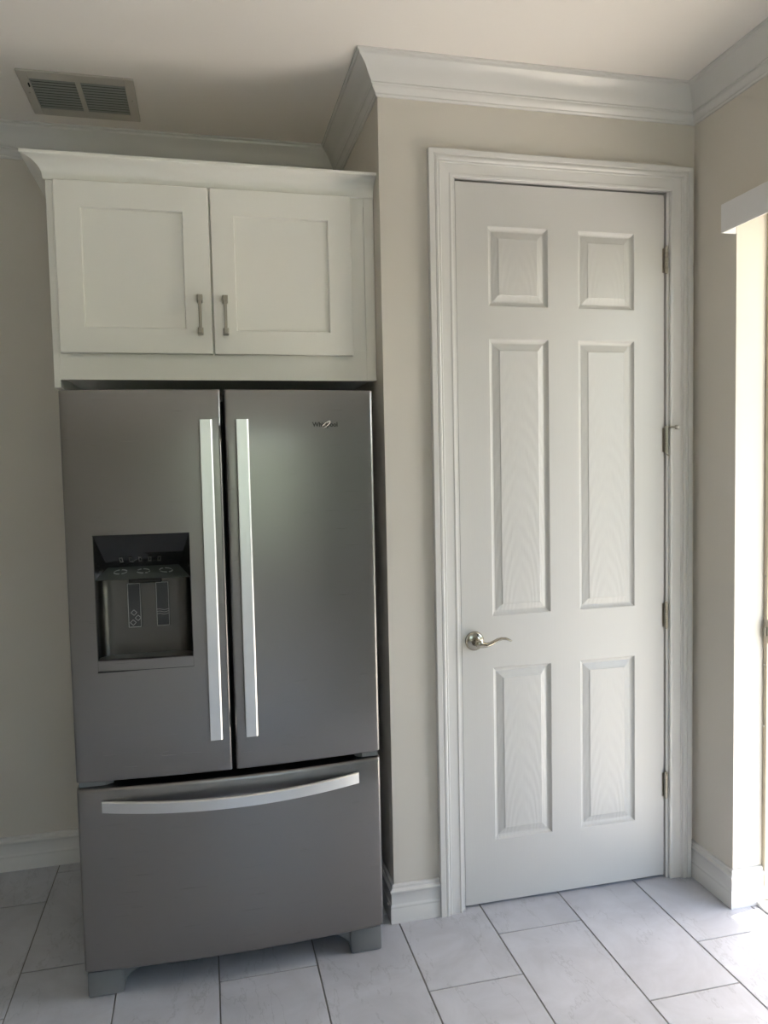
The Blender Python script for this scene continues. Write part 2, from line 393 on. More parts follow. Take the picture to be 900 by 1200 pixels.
def door_panel(x0, x1, z0, z1):
    # pressed panel: quirk, cove down, narrow flat, long bevel rising to the raised field
    bm = bmesh.new()
    steps = [(0, 0), (.0015, .0006), (.004, .0050), (.008, .0090), (.0125, .0112), (.016, .0115), (.0165, .0105), (.036, .0040), (.038, .0022), (.0395, .0016)]
    rings = []
    for o, dp in steps:
        y = SY0+dp; rings.append([bm.verts.new(c) for c in ((x0+o, y, z0+o), (x1-o, y, z0+o), (x1-o, y, z1-o), (x0+o, y, z1-o))])
    for a, b in zip(rings, rings[1:]):
        for k in range(4): bm.faces.new((a[k], a[(k+1)%4], b[(k+1)%4], b[k]))
    bm.faces.new(rings[-1])
    bk = [bm.verts.new(c) for c in ((x0, SY1-.003, z0), (x1, SY1-.003, z0), (x1, SY1-.003, z1), (x0, SY1-.003, z1))]
    for k in range(4): bm.faces.new((rings[0][k], rings[0][(k+1)%4], bk[(k+1)%4], bk[k]))
    bm.faces.new(bk)
    # shift the mesh origin to the panel so that each panel carries its own grain
    cx, cz = (x0+x1)/2, z0-.05-.1*random.random()
    bmesh.ops.translate(bm, verts=bm.verts, vec=(-cx+.012*random.uniform(-1, 1)*0, 0, -cz))
    o = obj('panel', bm, panel_m)
    o.parent = door; o.location = (cx-door.location.x, 0, cz)
for z0, z1 in PZ:
    for x0, x1 in PX: door_panel(x0, x1, z0, z1)
def hinge(z0, z1, stop=False):
    bm = bmesh.new(); x, y = 1.5965, -.0045
    box(bm, x-.0035-.006, x-.001, SY0-.0020, SY0+.0015, z0+.002, z1-.002)
    box(bm, x+.001, x+.006, -.0020, .0015, z0+.002, z1-.002)
    n = 5; h = (z1-z0)/n
    for k in range(n): tube(bm, [(x, y, z0+k*h+.0006), (x, y, z0+(k+1)*h-.0006)], .0062, 14)
    tube(bm, [(x, y, z0-.004), (x, y, z0-.001), (x, y, z0+.002)], [.003, .005, .004], 12)
    tube(bm, [(x, y, z1-.001), (x, y, z1+.003), (x, y, z1+.006)], [.0045, .0065, .004], 12)
    for zz in (z0+.02, (z0+z1)/2, z1-.02): lathe_y(bm, x-.006, zz, [(.0022, SY0-.002), (.0018, SY0-.003), (0, SY0-.0032)], 10)
    hg = obj('hinge', bm, nickel_d, door, smooth=True)
    if stop:
        bm = bmesh.new(); zt = z1+.001
        tube(bm, [(x, y, zt-.002), (x, y, zt+.004)], .0085, 16)
        tube(bm, [(x, y, zt), (x+.012, y-.012, zt), (x+.026, y-.016, zt-.001)], .0032, 10)
        tube(bm, [(x+.026, y-.016, zt-.001), (x+.030, y-.017, zt-.001)], .0072, 14)
        tube(bm, [(x, y, z0-.004), (x+.003, y-.004, z0-.010), (x+.006, y-.008, z0-.011)], .0022, 10)
        sp = obj('hinge_stop', bm, nickel_d, door, smooth=True); sp['label'] = 'metal hinge-pin door stop arm'
        bm = bmesh.new(); tube(bm, [(x+.030, y-.017, zt-.001), (x+.036, y-.0185, zt-.001), (x+.038, y-.019, zt-.001)], [.0075, .0075, .005], 14)
        t = obj('stop_bumper', bm, rubber_w, door, smooth=True); t['label'] = 'white rubber bumper of the door stop'
hinge(2.176, 2.263); hinge(1.552, 1.640, True); hinge(.926, 1.015); hinge(.302, .393)
def lever():
    cx, cz = .8735, .930
    bm = bmesh.new()
    lathe_y(bm, cx, cz, [(0, SY0), (.0325, SY0), (.0330, SY0-.003), (.0320, SY0-.007), (.0285, SY0-.0105), (.0270, SY0-.0115), (.0200, SY0-.0125), (.0145, SY0-.0150), (.0125, SY0-.020)], 36)
    lathe_y(bm, cx, cz, [(.0110, SY0-.015), (.0105, SY0-.044), (.0125, SY0-.046), (.0125, SY0-.058), (.009, SY0-.061), (0, SY0-.062)], 24)
    r = obj('rosette', bm, nickel, door, smooth=True)
    bm = bmesh.new(); y = SY0-.052
    pts = [(cx-.004, y, cz-.001), (cx+.010, y, cz-.003), (cx+.024, y, cz-.005), (cx+.038, y+.001, cz-.003), (cx+.052, y+.003, cz+.003), (cx+.066, y+.004, cz+.009), (cx+.080, y+.004, cz+.012), (cx+.094, y+.002, cz+.011), (cx+.106, y-.002, cz+.006), (cx+.113, y-.005, cz+.003)]
    rr = [(.0105,.0120), (.0100,.0110), (.0085,.0085), (.0075,.0066), (.0070,.0056), (.0080,.0050), (.0100,.0046), (.0110,.0044), (.0090,.0040), (.0035,.0020)]
    tube(bm, pts, rr, 18)
    obj('lever', bm, nickel, door, smooth=True)
    bm = B(SX0-.0012, SX0+.0004, SY0+.004, SY0+.030, cz-.03, cz+.03, bev=.0004)
    box(bm, SX0-.0032, SX0, SY0+.010, SY0+.024, cz-.010, cz+.010)
    obj('latch_plate', bm, nickel_d, door)
lever()

# ------------------------------------------------------------------ sliding glass door in the right wall
sl = empty('door_2', (1.87, (OPY0+OPY1)/2, 0), kind='structure')
bm = bmesh.new()
box(bm, XO, 1.90, OPY0-.016, OPY0, .0, OPZ, bev=.002); box(bm, XO, 1.90, OPY1, OPY1+.034, .0, OPZ, bev=.002)
box(bm, XO, 1.90, OPY1+.034, OPY0-.034, OPZ-.034, OPZ, bev=.002)
obj('frame', bm, almond, sl)
bm = bmesh.new()
box(bm, XO-.030, 1.90, OPY1, OPY0, 0, .012, bev=.002); box(bm, XO+.012, XO+.018, OPY1+.034, OPY0-.034, .012, .024); box(bm, XO+.048, XO+.054, OPY1+.034, OPY0-.034, .012, .024)
obj('sill_track', bm, track_m, sl)
ym = (OPY0+OPY1)/2
for (a, b, xx) in ((OPY1+.034, ym+.03, XO+.024), (OPY1+.05, ym+.046, XO+.056)):   # the door stands open, both leaves at its far end
    bm = bmesh.new(); z0, z1 = .014, OPZ-.034; w = .055
    box(bm, xx-.010, xx+.014, a, a+w, z0, z1); box(bm, xx-.010, xx+.014, b-w, b, z0, z1)
    box(bm, xx-.010, xx+.014, a+w, b-w, z0, z0+.07); box(bm, xx-.010, xx+.014, a+w, b-w, z1-w, z1)
    f_ = obj('sash', bm, almond, sl)
    obj('pane', B(xx, xx+.004, a+w, b-w, z0+.07, z1-w), glass_m, f_).matrix_parent_inverse = Matrix.Translation(-sl.location) if False else Matrix.Identity(4)
for z in (.12, .62, .83, 1.13, 1.75):
    bm = bmesh.new(); tube(bm, [(XO+.0005, OPY0-.008, z), (XO-.0015, OPY0-.008, z)], .0036, 12)
    obj('screw', bm, screw_m, sl, smooth=True)
bm = bmesh.new(); box(bm, XO-.004, XO+.001, OPY0-.026, OPY0-.006, .905, .985, bev=.001); box(bm, XO-.010, XO-.003, OPY0-.020, OPY0-.012, .930, .960, bev=.001)
obj('latch_keeper', bm, nickel_d, sl)

# valance of the blind over the sliding door
val = empty('blind_valance', (1.68, -1.28, 2.25), 'white flat-faced blind valance mounted above the sliding glass door', 'valance')
bm = bmesh.new(); vy0, vy1 = OPY1-.02, -.214
box(bm, 1.655, 1.660, vy0, vy1, 2.252, 2.342, bev=.0008)
obj('fascia', bm, val_m, val)
for ya, yb in ((vy1-.005, vy1), (vy0, vy0+.005)):
    obj('end_return', B(1.660, XR, ya, yb, 2.252, 2.342, bev=.0006), val_m, val)
bm = bmesh.new(); box(bm, 1.668, 1.7085, vy0+.02, vy1-.02, 2.290, 2.325, bev=.001)
hr = obj('headrail', bm, val_m, val)

# windows outside the frame of the photograph (they only let daylight in)
def window(name, axis, a0, a1, z0, z1, c):
    w = empty(name, ((c, (a0+a1)/2, z0) if axis == 'y' else ((a0+a1)/2, c, z0)), kind='structure')
    def bb(bm, p, q, r, s, t=.03):
        if axis == 'y': box(bm, c-t, c+t, p, q, r, s)
        else: box(bm, p, q, c-t, c+t, r, s)
    bm = bmesh.new(); f = .05; mid = (a0+a1)/2
    bb(bm, a0, a0+f, z0, z1); bb(bm, a1-f, a1, z0, z1); bb(bm, a0+f, a1-f, z0, z0+f); bb(bm, a0+f, a1-f, z1-f, z1); bb(bm, mid-.02, mid+.02, z0+f, z1-f)
    obj('frame', bm, trim_m, w)
    for p, q in ((a0+f, mid-.02), (mid+.02, a1-f)):
        bm = bmesh.new(); bb(bm, p, q, z0+f, z1-f, .003); obj('pane', bm, glass_m, w)
window('added_window_1', 'y', WY1, WY0, WZ0, WZ1, XR+.12)
window('added_window_2', 'x', FX0, FX1, FZ0, FZ1, YF-.09)
portal('portal_slider', (1.915, ym, OPZ/2), (0, PI/2, 0), OPZ, OPY0-OPY1)
portal('portal_window_right', (XR+.21, (WY0+WY1)/2, (WZ0+WZ1)/2), (0, PI/2, 0), WZ1-WZ0, WY0-WY1)

portal('portal_window_front', ((FX0+FX1)/2, YF-.16, (FZ0+FZ1)/2), (PI/2, 0, 0), FX1-FX0, FZ1-FZ0)

# ------------------------------------------------------------------ outdoors
struct('patio', B(XR+.2, 7.0, -7, 3, -.12, -.02), patio_m)
struct('added_terrace', B(-6, 5.4, -14, -7, -.12, -.02), patio_m)  # unseen paving added so less green light bounces indoors
struct('lawn', B(-20, 30, -30, 25, -.2, -.125), lawn_m)
struct('unseen_patio_roof', B(XR+.2, 3.86, -2.0, 3, 2.62, 2.75), soffit_m)  # unseen overhang, its edges set to shape the sun falling indoors
def hedge():
    bm = bmesh.new()
    bmesh.ops.create_grid(bm, x_segments=60, y_segments=14, size=.5)
    for v in bm.verts:
        u, w = v.co.x*14, (v.co.y+.5)*2.2
        n = math.sin(u*2.1)*.12+math.sin(u*5.3+w*3)*.08+random.uniform(-.06, .06)
        v.co = Vector((9 + n - .12*w, u-2, -.15+w*(1+.05*math.sin(u))))
    ext = bmesh.ops.extrude_face_region(bm, geom=bm.faces[:])
    bmesh.ops.translate(bm, verts=[g for g in ext['geom'] if isinstance(g, bmesh.types.BMVert)], vec=(1.2, 0, 0))
    o = obj('hedge', bm, hedge_m); o['label'] = 'tall green garden hedge standing beyond the patio'; o['category'] = 'hedge'
hedge()

# ------------------------------------------------------------------ wall cabinet over the refrigerator
K = .961; CY, CZ = -2.4106, 1.5261
kx = lambda x: x*K
kz = lambda z: CZ+(z-CZ)*K
YC = .089                                     # face frame front
cab = empty('wall_cabinet', (.07, YC, kz(1.815)), 'white shaker wall cabinet with two doors mounted above the refrigerator', 'cabinet')
cx0, cx1 = kx(-.444), XA-.0015
cz0, cz1 = kz(1.819), kz(2.437)
bm = bmesh.new()
box(bm, cx0, cx0+.018, YC+.001, YB-.002, cz0-.024, cz1, bev=.0008)
obj('end_panel', bm, cab_m, cab)
bm = bmesh.new()
box(bm, cx0+.018, cx1, YC+.02, YB-.002, cz0+.012, cz0+.030); box(bm, cx0+.018, cx1, YC+.02, YB-.002, cz1-.018, cz1)
box(bm, cx0+.018, cx1, YB-.012, YB-.002, cz0+.030, cz1-.018); box(bm, cx1-.018, cx1, YC+.02, YB-.012, cz0+.030, cz1-.018)
obj('carcass', bm, cab_m, cab)
dz0, dz1 = kz(1.902), kz(2.431)
bm = bmesh.new()
fr = kx(.562)
box(bm, cx0+.018, kx(.588), YC, YC+.02, cz0, dz0+.02, bev=.0006)
box(bm, cx0+.018, cx0+.05, YC, YC+.02, dz0+.02, cz1); box(bm, .018, .078, YC, YC+.02, dz0+.02, cz1-.03); box(bm, cx0+.05, kx(.588), YC, YC+.02, cz1-.03, cz1)
box(bm, kx(.49), fr, YC, YC+.02, dz0+.02, cz1-.03)
obj('face_frame', bm, cab_m, cab)
obj('filler_strip', B(fr+.001, cx1, YC-.0015, YC+.02, cz0+.001, cz1, bev=.0008), cab_m, cab)
def shaker(x0, x1, z0, z1, px0, px1, pz0, pz1, hx):
    yf, yb = YC-.020, YC-.0005
    bm = bmesh.new()
    r = [[(x0,z0),(x1,z0),(x1,z1),(x0,z1)], [(x0+.0015,z0+.0015),(x1-.0015,z0+.0015),(x1-.0015,z1-.0015),(x0+.0015,z1-.0015)],
         [(px0,pz0),(px1,pz0),(px1,pz1),(px0,pz1)], [(px0+.0025,pz0+.0025),(px1-.0025,pz0+.0025),(px1-.0025,pz1-.0025),(px0+.0025,pz1-.0025)]]
    ys = [yf+.0015, yf, yf, yf+.0105]
    rings = [[bm.verts.new((x, y, z)) for x, z in q] for q, y in zip(r, ys)]
    back = [bm.verts.new((x, yb, z)) for x, z in r[0]]; ib = [bm.verts.new((x, yb, z)) for x, z in r[3]]
    for a, b in zip([back]+rings, rings+[ib]):
        for k in range(4): bm.faces.new((a[k], a[(k+1)%4], b[(k+1)%4], b[k]))
    for k in range(4): bm.faces.new((ib[k], ib[(k+1)%4], back[(k+1)%4], back[k]))
    dr = obj('door', bm, cab_m, cab)
    pn = obj('panel', B(px0+.0026, px1-.0026, yf+.0100, yb-.002, pz0+.0026, pz1-.0026), cab_m)
    pn.parent = dr; pn.matrix_parent_inverse = Matrix.Identity(4)
    # handle: slim bar between two square blocks
    bm = bmesh.new(); hz0, hz1 = kz(1.962), kz(2.088); hw = .0085
    for za, zb in ((hz1-.022, hz1), (hz0, hz0+.020)):
        box(bm, hx-hw, hx+hw, yf-.024, yf, za, zb, bev=.0012, seg=2)
    box(bm, hx-.0048, hx+.0048, yf-.030, yf-.018, hz0+.006, hz1-.006, bev=.0018, seg=2)
    for za, zb in ((hz1-.020, hz1-.002), (hz0+.002, hz0+.018)): box(bm, hx-.0070, hx+.0070, yf-.031, yf-.022, za, zb, bev=.002, seg=2)
    h = obj('handle', bm, pull_m); h.parent = dr; h.matrix_parent_inverse = Matrix.Identity(4)
shaker(kx(-.419), kx(.047), dz0, dz1, kx(-.343), kx(-.0345), kz(1.981), kz(2.353), kx(.010)+.0005)
shaker(kx(.0535), kx(.5135), dz0, dz1, kx(.126), kx(.437), kz(1.978), kz(2.3485), kx(.0905))
def cab_crown():
    b = kz(2.438)-.004; h = .064
    pr = [(0, b), (.004, b), (.006, b+.004)]
    for i in range(0, 11):
        t = i/10*PI/2; pr.append((.0065+.0485*(1-math.cos(t)), b+.006+(h-.016)*math.sin(t)))
    pr += [(.058, b+h-.008), (.058, b+h), (0, b+h)]
    path = [(cx0, YB-.002), (cx0, YC), (cx1, YC)]
    s = sweep_segments(path, pr, side=-1)
    # join both runs into one crown
    bm = s[0]
    me = bpy.data.meshes.new('t'); s[1].to_mesh(me); s[1].free(); bm.from_mesh(me); bpy.data.meshes.remove(me)
    obj('crown', bm, cab_m, cab, smooth=True)
    obj('top_cover', B(cx0, cx1, YC, YB-.002, b+h-.012, b+h-.002), cab_m, cab)
cab_crown()

# ------------------------------------------------------------------ refrigerator
FX_0, FX_1 = -.3785, .5045; FC = (FX_0+FX_1)/2; FH = (FX_1-FX_0)/2; YE = -.149; BOW = .026
def yfront(x): return YE-BOW*(1-((x-FC)/FH)**2)
fridge = empty('refrigerator', (FC, .25, 0), 'grey stainless french-door refrigerator with ice and water dispenser, under the white cabinet', 'refrigerator')
obj('body', B(FX_0+.003, FX_1-.003, -.045, .665, .075, 1.735, bev=.004, seg=2), body_m, fridge)
bm = bmesh.new(); box(bm, FX_0+.008, FX_1-.008, -.062, -.045, .10, 1.728)
obj('gasket', bm, gasket_m, fridge)
def bowed(name, x0, x1, z0, z1, yback, holes=None, r=.009, rz=.004, rin=.004):
    bm = bmesh.new()
    def edge(d, r_): return r_-math.sqrt(max(r_*r_-(r_-d)**2, 0)) if d < r_ else 0
    xs = set(); 
    for k in range(6):
        d_ = r*(1-math.cos(k/5*PI/2)); xs.add(round(x0+d_, 6)); xs.add(round(x1-d_, 6))
    n = 28
    for i in range(n+1): 
        x = x0+r+(x1-x0-2*r)*i/n; xs.add(round(x, 6))
    zs = set()
    for k in range(4):
        d_ = rz*(1-math.cos(k/3*PI/2)); zs.add(round(z0+d_, 6)); zs.add(round(z1-d_, 6))
    for i in range(7): zs.add(round(z0+rz+(z1-z0-2*rz)*i/6, 6))
    if holes:
        hx0, hx1, hz0, hz1 = [round(q, 6) for q in holes]
        xs = {x for x in xs if min(abs(x-hx0), abs(x-hx1)) > .003} | {hx0, hx1}
        zs = {z for z in zs if min(abs(z-hz0), abs(z-hz1)) > .003} | {hz0, hz1}
    xs = sorted(xs); zs = sorted(zs)
    G = [[bm.verts.new((x, yfront(x)+edge(min(x-x0, x1-x), r)+edge(min(z-z0, z1-z), rz), z)) for z in zs] for x in xs]
    for i in range(len(xs)-1):
        for j in range(len(zs)-1):
            if holes and hx0-1e-6 <= xs[i] and xs[i+1] <= hx1+1e-6 and hz0-1e-6 <= zs[j] and zs[j+1] <= hz1+1e-6: continue
            bm.faces.new((G[i][j], G[i+1][j], G[i+1][j+1], G[i][j+1]))
    # sides down to the back plane
    ring = [G[i][0] for i in range(len(xs))] + [G[-1][j] for j in range(1, len(zs))] + [G[i][-1] for i in range(len(xs)-2, -1, -1)] + [G[0][j] for j in range(len(zs)-2, 0, -1)]
    bk = [bm.verts.new((v.co.x, yback, v.co.z)) for v in ring]
    m = len(ring)
    for k in range(m): bm.faces.new((ring[k], ring[(k+1)%m], bk[(k+1)%m], bk[k]))
    if not holes: bm.faces.new(bk)
    loose = [v for v in bm.verts if not v.link_faces]
    bmesh.ops.delete(bm, geom=loose, context='VERTS')
    return obj(name, bm, steel_m, fridge, smooth=True)
def sub(name, bm, m, par, smooth=False):
    o = obj(name, bm, m, None, smooth); o.parent = par; o.matrix_parent_inverse = Matrix.Identity(4); return o
# children of a part: the part has its parent inverse, so its own world matrix is identity
HX0, HX1, HZ0, HZ1 = -.3045, -.0425, .9625, 1.349
ldoor = bowed('door', FX_0, .0565, .6475, 1.7525, -.062, holes=(HX0, HX1, HZ0, HZ1))
rdoor_label = 'plain steel door with the lettered badge'
ldoor['label'] = 'steel door holding the ice and water dispenser'
rdoor = bowed('door', .0665, FX_1, .6475, 1.7525, -.062)
rdoor['label'] = rdoor_label
drawer = bowed('freezer_drawer', FX_0, FX_1, .0875, .6275, -.062, rz=.010)
drawer['label'] = 'wide steel freezer drawer with an arched handle'
def bar(hx0, hx1, z0, z1, par):
    bm = bmesh.new(); xm = (hx0+hx1)/2; yf = yfront(xm)
    ya, yb = yf-.050, yf-.034; ch = .0045
    pl = [(hx0, yb), (hx0, ya+.001), (hx0+.001, ya), (hx1-ch, ya), (hx1, ya+ch), (hx1, yb)]
    A = [bm.verts.new((x, y, z0)) for x, y in pl]; Bq = [bm.verts.new((x, y, z1)) for x, y in pl]
    for k in range(len(pl)): q = (k+1) % len(pl); bm.faces.new((A[k], A[q], Bq[q], Bq[k]))
    bm.faces.new(A); bm.faces.new(Bq)
    for za, zb in ((z0+.004, z0+.05), (z1-.05, z1-.004)): box(bm, hx0+.004, hx1-.004, yb, yf+.003, za, zb)
    sub('handle', bm, bar_m, par)
bar(-.0035, .0305, .758, 1.665, ldoor)
bar(.0965, .1305, .758, 1.665, rdoor)
def arched():
    bm = bmesh.new(); x0, x1 = -.310, .433; z0, z1 = .560, .5925; xm = (x0+x1)/2; hw = (x1-x0)/2; n = 36
    rows = []
    for i in range(n+1):
        x = x0+(x1-x0)*i/n; t = (x-xm)/hw
        ys = yfront(x)-.010-.052*(1-t*t)
        rows.append([bm.verts.new(c) for c in ((x, ys+.011, z0), (x, ys, z0+.0005), (x, ys, z1-.003), (x, ys+.003, z1), (x, ys+.011, z1))])
    for a, b in zip(rows, rows[1:]):
        for k in range(5): q = (k+1) % 5; bm.faces.new((a[k], a[q], b[q], b[k]))
    bm.faces.new(rows[0]); bm.faces.new(rows[-1])
    for xa, xb in ((x0+.002, x0+.03), (x1-.03, x1-.002)):
        box(bm, xa, xb, yfront((xa+xb)/2)-.008, yfront((xa+xb)/2)+.003, z0+.004, z1-.004)
    sub('handle', bm, barh_m, drawer)
arched()
# hinge covers between doors and drawer
for xa, xb in ((FX_0+.006, FX_0+.098), (FX_1-.075, FX_1-.006)):
    bm = bmesh.new(); pl = [(xa, -.140), (xb-.02, -.140) if xa < 0 else (xb, -.140), (xb, -.125) if xa < 0 else (xb, -.125), (xb, -.05), (xa, -.05)]
    if xa > 0: pl = [(xa, -.125), (xa+.02, -.140), (xb, -.140), (xb, -.05), (xa, -.05)]
    A = [bm.verts.new((x, y, .6300)) for x, y in pl]; Bq = [bm.verts.new((x, y, .6465)) for x, y in pl]
    for k in range(5): q = (k+1) % 5; bm.faces.new((A[k], A[q], Bq[q], Bq[k]))
    bm.faces.new(A); bm.faces.new(Bq); obj('hinge_cover', bm, foot_m, fridge)
for xa in (FX_0+.02, FX_1-.09):
    obj('top_hinge', B(xa, xa+.07, -.10, .02, 1.735, 1.750, bev=.003), gasket_m, fridge)
# feet with a curved brace
def foot(x_out, s):
    bm = bmesh.new(); y0, y1 = -.135, -.03
    box(bm, x_out, x_out+s*.100, y0, y1, .002, .078, bev=.006, seg=2)
    # curved web rising inwards under the drawer
    pts = [(x_out+s*.098, .012)]+[(x_out+s*(.098+.085*(1-math.cos(math.radians(a)))), .012+.0600*math.sin(math.radians(a))) for a in range(15, 91, 15)]
    top = [(x_out+s*.183, .0775), (x_out+s*.098, .0775)]
    pl = pts+top
    A = [bm.verts.new((x, y0+.012, z)) for x, z in pl]; Bq = [bm.verts.new((x, y1-.02, z)) for x, z in pl]
    for k in range(len(pl)): q = (k+1) % len(pl); bm.faces.new((A[k], A[q], Bq[q], Bq[k]))
    bm.faces.new(A); bm.faces.new(Bq)
    obj('foot', bm, foot_m, fridge, smooth=True)
foot(FX_0+.004, 1); foot(FX_1-.004, -1)
for x in (FX_0+.06, FX_1-.06):
    bm = bmesh.new(); tube(bm, [(x-.015, .56, .032), (x+.015, .56, .032)], .030, 20); box(bm, x-.03, x+.03, .50, .62, .040, .076)
    obj('roller', bm, foot_m, fridge, smooth=True)

# dispenser
def dispenser():
    e = .0006; x0, x1 = HX0+e, HX1-e
    yf = yfront((x0+x1)/2)+.004
    Yk = -.084                                     # recess back
    bm = bmesh.new()
    # recess liner: ceiling, curved-corner back, floor
    zt, zb = 1.222, .992; R = .045
    plan = [(x0, yfront(x0)+.002)] + [(x0+R-R*math.cos(math.radians(a)), Yk-R+R*math.sin(math.radians(a))) for a in range(0, 91, 10)] \
         + [(x1-R+R*math.sin(math.radians(a)), Yk-R+R*math.cos(math.radians(a))) for a in range(0, 91, 10)] + [(x1, yfront(x1)+.002)]
    A = [bm.verts.new((x, y, zb)) for x, y in plan]; C_ = [bm.verts.new((x, y, zt)) for x, y in plan]
    for k in range(len(plan)-1): bm.faces.new((A[k], A[k+1], C_[k+1], C_[k]))
    bm.faces.new(C_)
    sub('dispenser_recess', bm, recess_m, ldoor, smooth=True)
    # glossy control panel: slopes inwards, then out again to a button ledge
    bm = bmesh.new()
    def quad(*c): bm.faces.new([bm.verts.new(q) for q in c])
    yt0, yt1 = yfront(x0)+.0015, yfront(x1)+.0015
    zt2 = 1.3485; zi = 1.252; yi = yf+.050; ix0, ix1 = x0+.032, x1-.034; zl = 1.221
    quad((x0, yt0, zt2), (x1, yt1, zt2), (ix1, yi, zi), (ix0, yi, zi))
    quad((x0, yt0, zt2), (ix0, yi, zi), (x0, yt0+.002, zl)); quad((x1, yt1, zt2), (x1, yt1+.002, zl), (ix1, yi, zi))
    quad((ix0, yi, zi), (ix1, yi, zi), (x1, yt1+.002, zl), (x0, yt0+.002, zl))
    quad((x0, yt0+.002, zl), (x1, yt1+.002, zl), (x1, yt1+.05, zl-.001), (x0, yt0+.05, zl-.001))
    bmesh.ops.remove_doubles(bm, verts=bm.verts, dist=1e-5)
    sub('control_panel', bm, gloss_m, ldoor)
    bm = bmesh.new(); o3 = Vector((0, -.0004, .0008))
    quad(*[Vector(q)+o3 for q in ((ix0, yi, zi), (ix1, yi, zi), (x1, yt1+.002, zl), (x0, yt0+.002, zl))])
    sub('button_ledge', bm, ledge_m, ldoor)
    # printed symbols on the control panel: five dim ones above, three pale ovals on the ledge
    def onp(u, w):                                # u 0..1 across, w 0..1 down the upper face
        a = Vector((x0, yt0, zt2)).lerp(Vector((x1, yt1, zt2)), u); b = Vector((ix0, yi, zi)).lerp(Vector((ix1, yi, zi)), u)
        return a.lerp(b, w)+Vector((0, -.0008, .0006))*.8
    def onl(u, w):
        a = Vector((ix0, yi, zi)).lerp(Vector((ix1, yi, zi)), u); b = Vector((x0, yt0, zl)).lerp(Vector((x1, yt1, zl)), u)
        return a.lerp(b, w)+Vector((0, -.0008, .0020))
    bm = bmesh.new()
    for k in range(5):
        u = .19+k*.125
        c = [onp(u, .70), onp(u+.045, .70), onp(u+.045, .86), onp(u, .86)]
        i_ = [onp(u+.012, .74), onp(u+.033, .74), onp(u+.033, .82), onp(u+.012, .82)]
        cv = [bm.verts.new(q) for q in c]; iv = [bm.verts.new(q) for q in i_]
        for q in range(4): bm.faces.new((cv[q], cv[(q+1)%4], iv[(q+1)%4], iv[q]))
    sub('control_icon', bm, dimicon_m, ldoor)
    for u in (.22, .50, .78):
        bm = bmesh.new(); n = 20; o_ = []; i_ = []
        for k in range(n):
            a = 2*PI*k/n
            o_.append(bm.verts.new(onl(u+.085*math.cos(a), .42+.20*math.sin(a)))); i_.append(bm.verts.new(onl(u+.072*math.cos(a), .42+.12*math.sin(a))))
        for k in range(n):
            if k % 5 != 4: bm.faces.new((o_[k], o_[(k+1)%n], i_[(k+1)%n], i_[k]))
        sub('button_print', bm, btn_m, ldoor)
    # paddles
    sc = .985
    def strip(bm, a, b, w, y):
        a = Vector(a); b = Vector(b); t = (b-a).normalized(); s = Vector((-t.y, t.x))*w/2
        pts = [a+s, b+s, b-s, a-s]; bm.faces.new([bm.verts.new((p.x, y, p.y)) for p in pts])
    yp = Yk-.016
    for (xa, xb, kind) in ((-.2245, -.1865, 'ice'), (-.1455, -.1075, 'water')):
        za, zb_ = 1.072, 1.203
        bm = bmesh.new(); box(bm, xa, xb, yp, yp+.010, za, zb_, bev=.002, seg=2); box(bm, xa+.008, xb-.008, yp+.008, Yk+.001, zb_-.03, zb_-.005)
        p_ = sub('paddle', bm, pad_m, ldoor); p_['label'] = 'ice paddle' if kind == 'ice' else 'water paddle'
        bm = bmesh.new(); y = yp-.0006; w = .0016; q0, q1, r0, r1 = xa+.002, xb-.002, za+.002, zb_-.002
        for a, b in (((q0, r0), (q1, r0)), ((q1, r0), (q1, r1)), ((q1, r1), (q0, r1)), ((q0, r1), (q0, r0))): strip(bm, a, b, w, y)
        if kind == 'ice':
            for (ccx, ccz) in (((q0+q1)/2-.002, r0+.042), ((q0+q1)/2+.009, r0+.026), ((q0+q1)/2-.005, r0+.013)):
                r = .0082; c = [(ccx, ccz-r), (ccx+r, ccz), (ccx, ccz+r), (ccx-r, ccz)]
                for k in range(4): strip(bm, c[k], c[(k+1)%4], w, y-.0002)
        else:
            for dz in (0, .0065, .013):
                z = r0+.034+dz; pr_ = [(q0-.001+(q1-q0+.002)*i/8, z+.0016*math.sin(i/8*2*PI*1.2)) for i in range(9)]
                for a, b in zip(pr_, pr_[1:]): strip(bm, a, b, w*.8, y-.0002)
        sub('paddle_icon', bm, icon_m, ldoor)
    # nozzle block and drip tray
    bm = bmesh.new(); box(bm, -.215, -.125, Yk-.050, Yk-.004, 1.206, 1.2215, bev=.002)
    sub('nozzle', bm, gloss_m, ldoor)
    bm = bmesh.new(); pr_t = []
    n = 10
    top = []; bot = []
    for i in range(n+1):
        x = x0+(x1-x0)*i/n; top.append((x, yfront(x)-.0005))
    V1 = [bm.verts.new((x, y, .9640)) for x, y in top]; V2 = [bm.verts.new((x, y, .9935)) for x, y in top]; V3 = [bm.verts.new((x, y+.006, .9975)) for x, y in top]
    V4 = [bm.verts.new((x, y+.012, .9960)) for x, y in top]; V5 = [bm.verts.new((x, Yk, .9920)) for x, y in top]; V6 = [bm.verts.new((x, Yk, .9640)) for x, y in top]
    allv = [V1, V2, V3, V4, V5, V6]
    for a, b in zip(allv, allv[1:]+[V1]):
        for k in range(n): bm.faces.new((a[k], a[k+1], b[k+1], b[k]))
    bm.faces.new([v[0] for v in allv]); bm.faces.new([v[-1] for v in allv])
    sub('drip_tray', bm, steel_m, ldoor)
    obj_rim = bmesh.new()
    # thin dark shadow joint round the opening
    for (a0, a1, b0, b1) in ((HX0-.0002, HX0+.0014, HZ0, HZ1), (HX1-.0014, HX1+.0002, HZ0, HZ1)):
        box(obj_rim, a0, a1, yfront((a0+a1)/2)+.0008, yfront((a0+a1)/2)+.05, b0, b1)
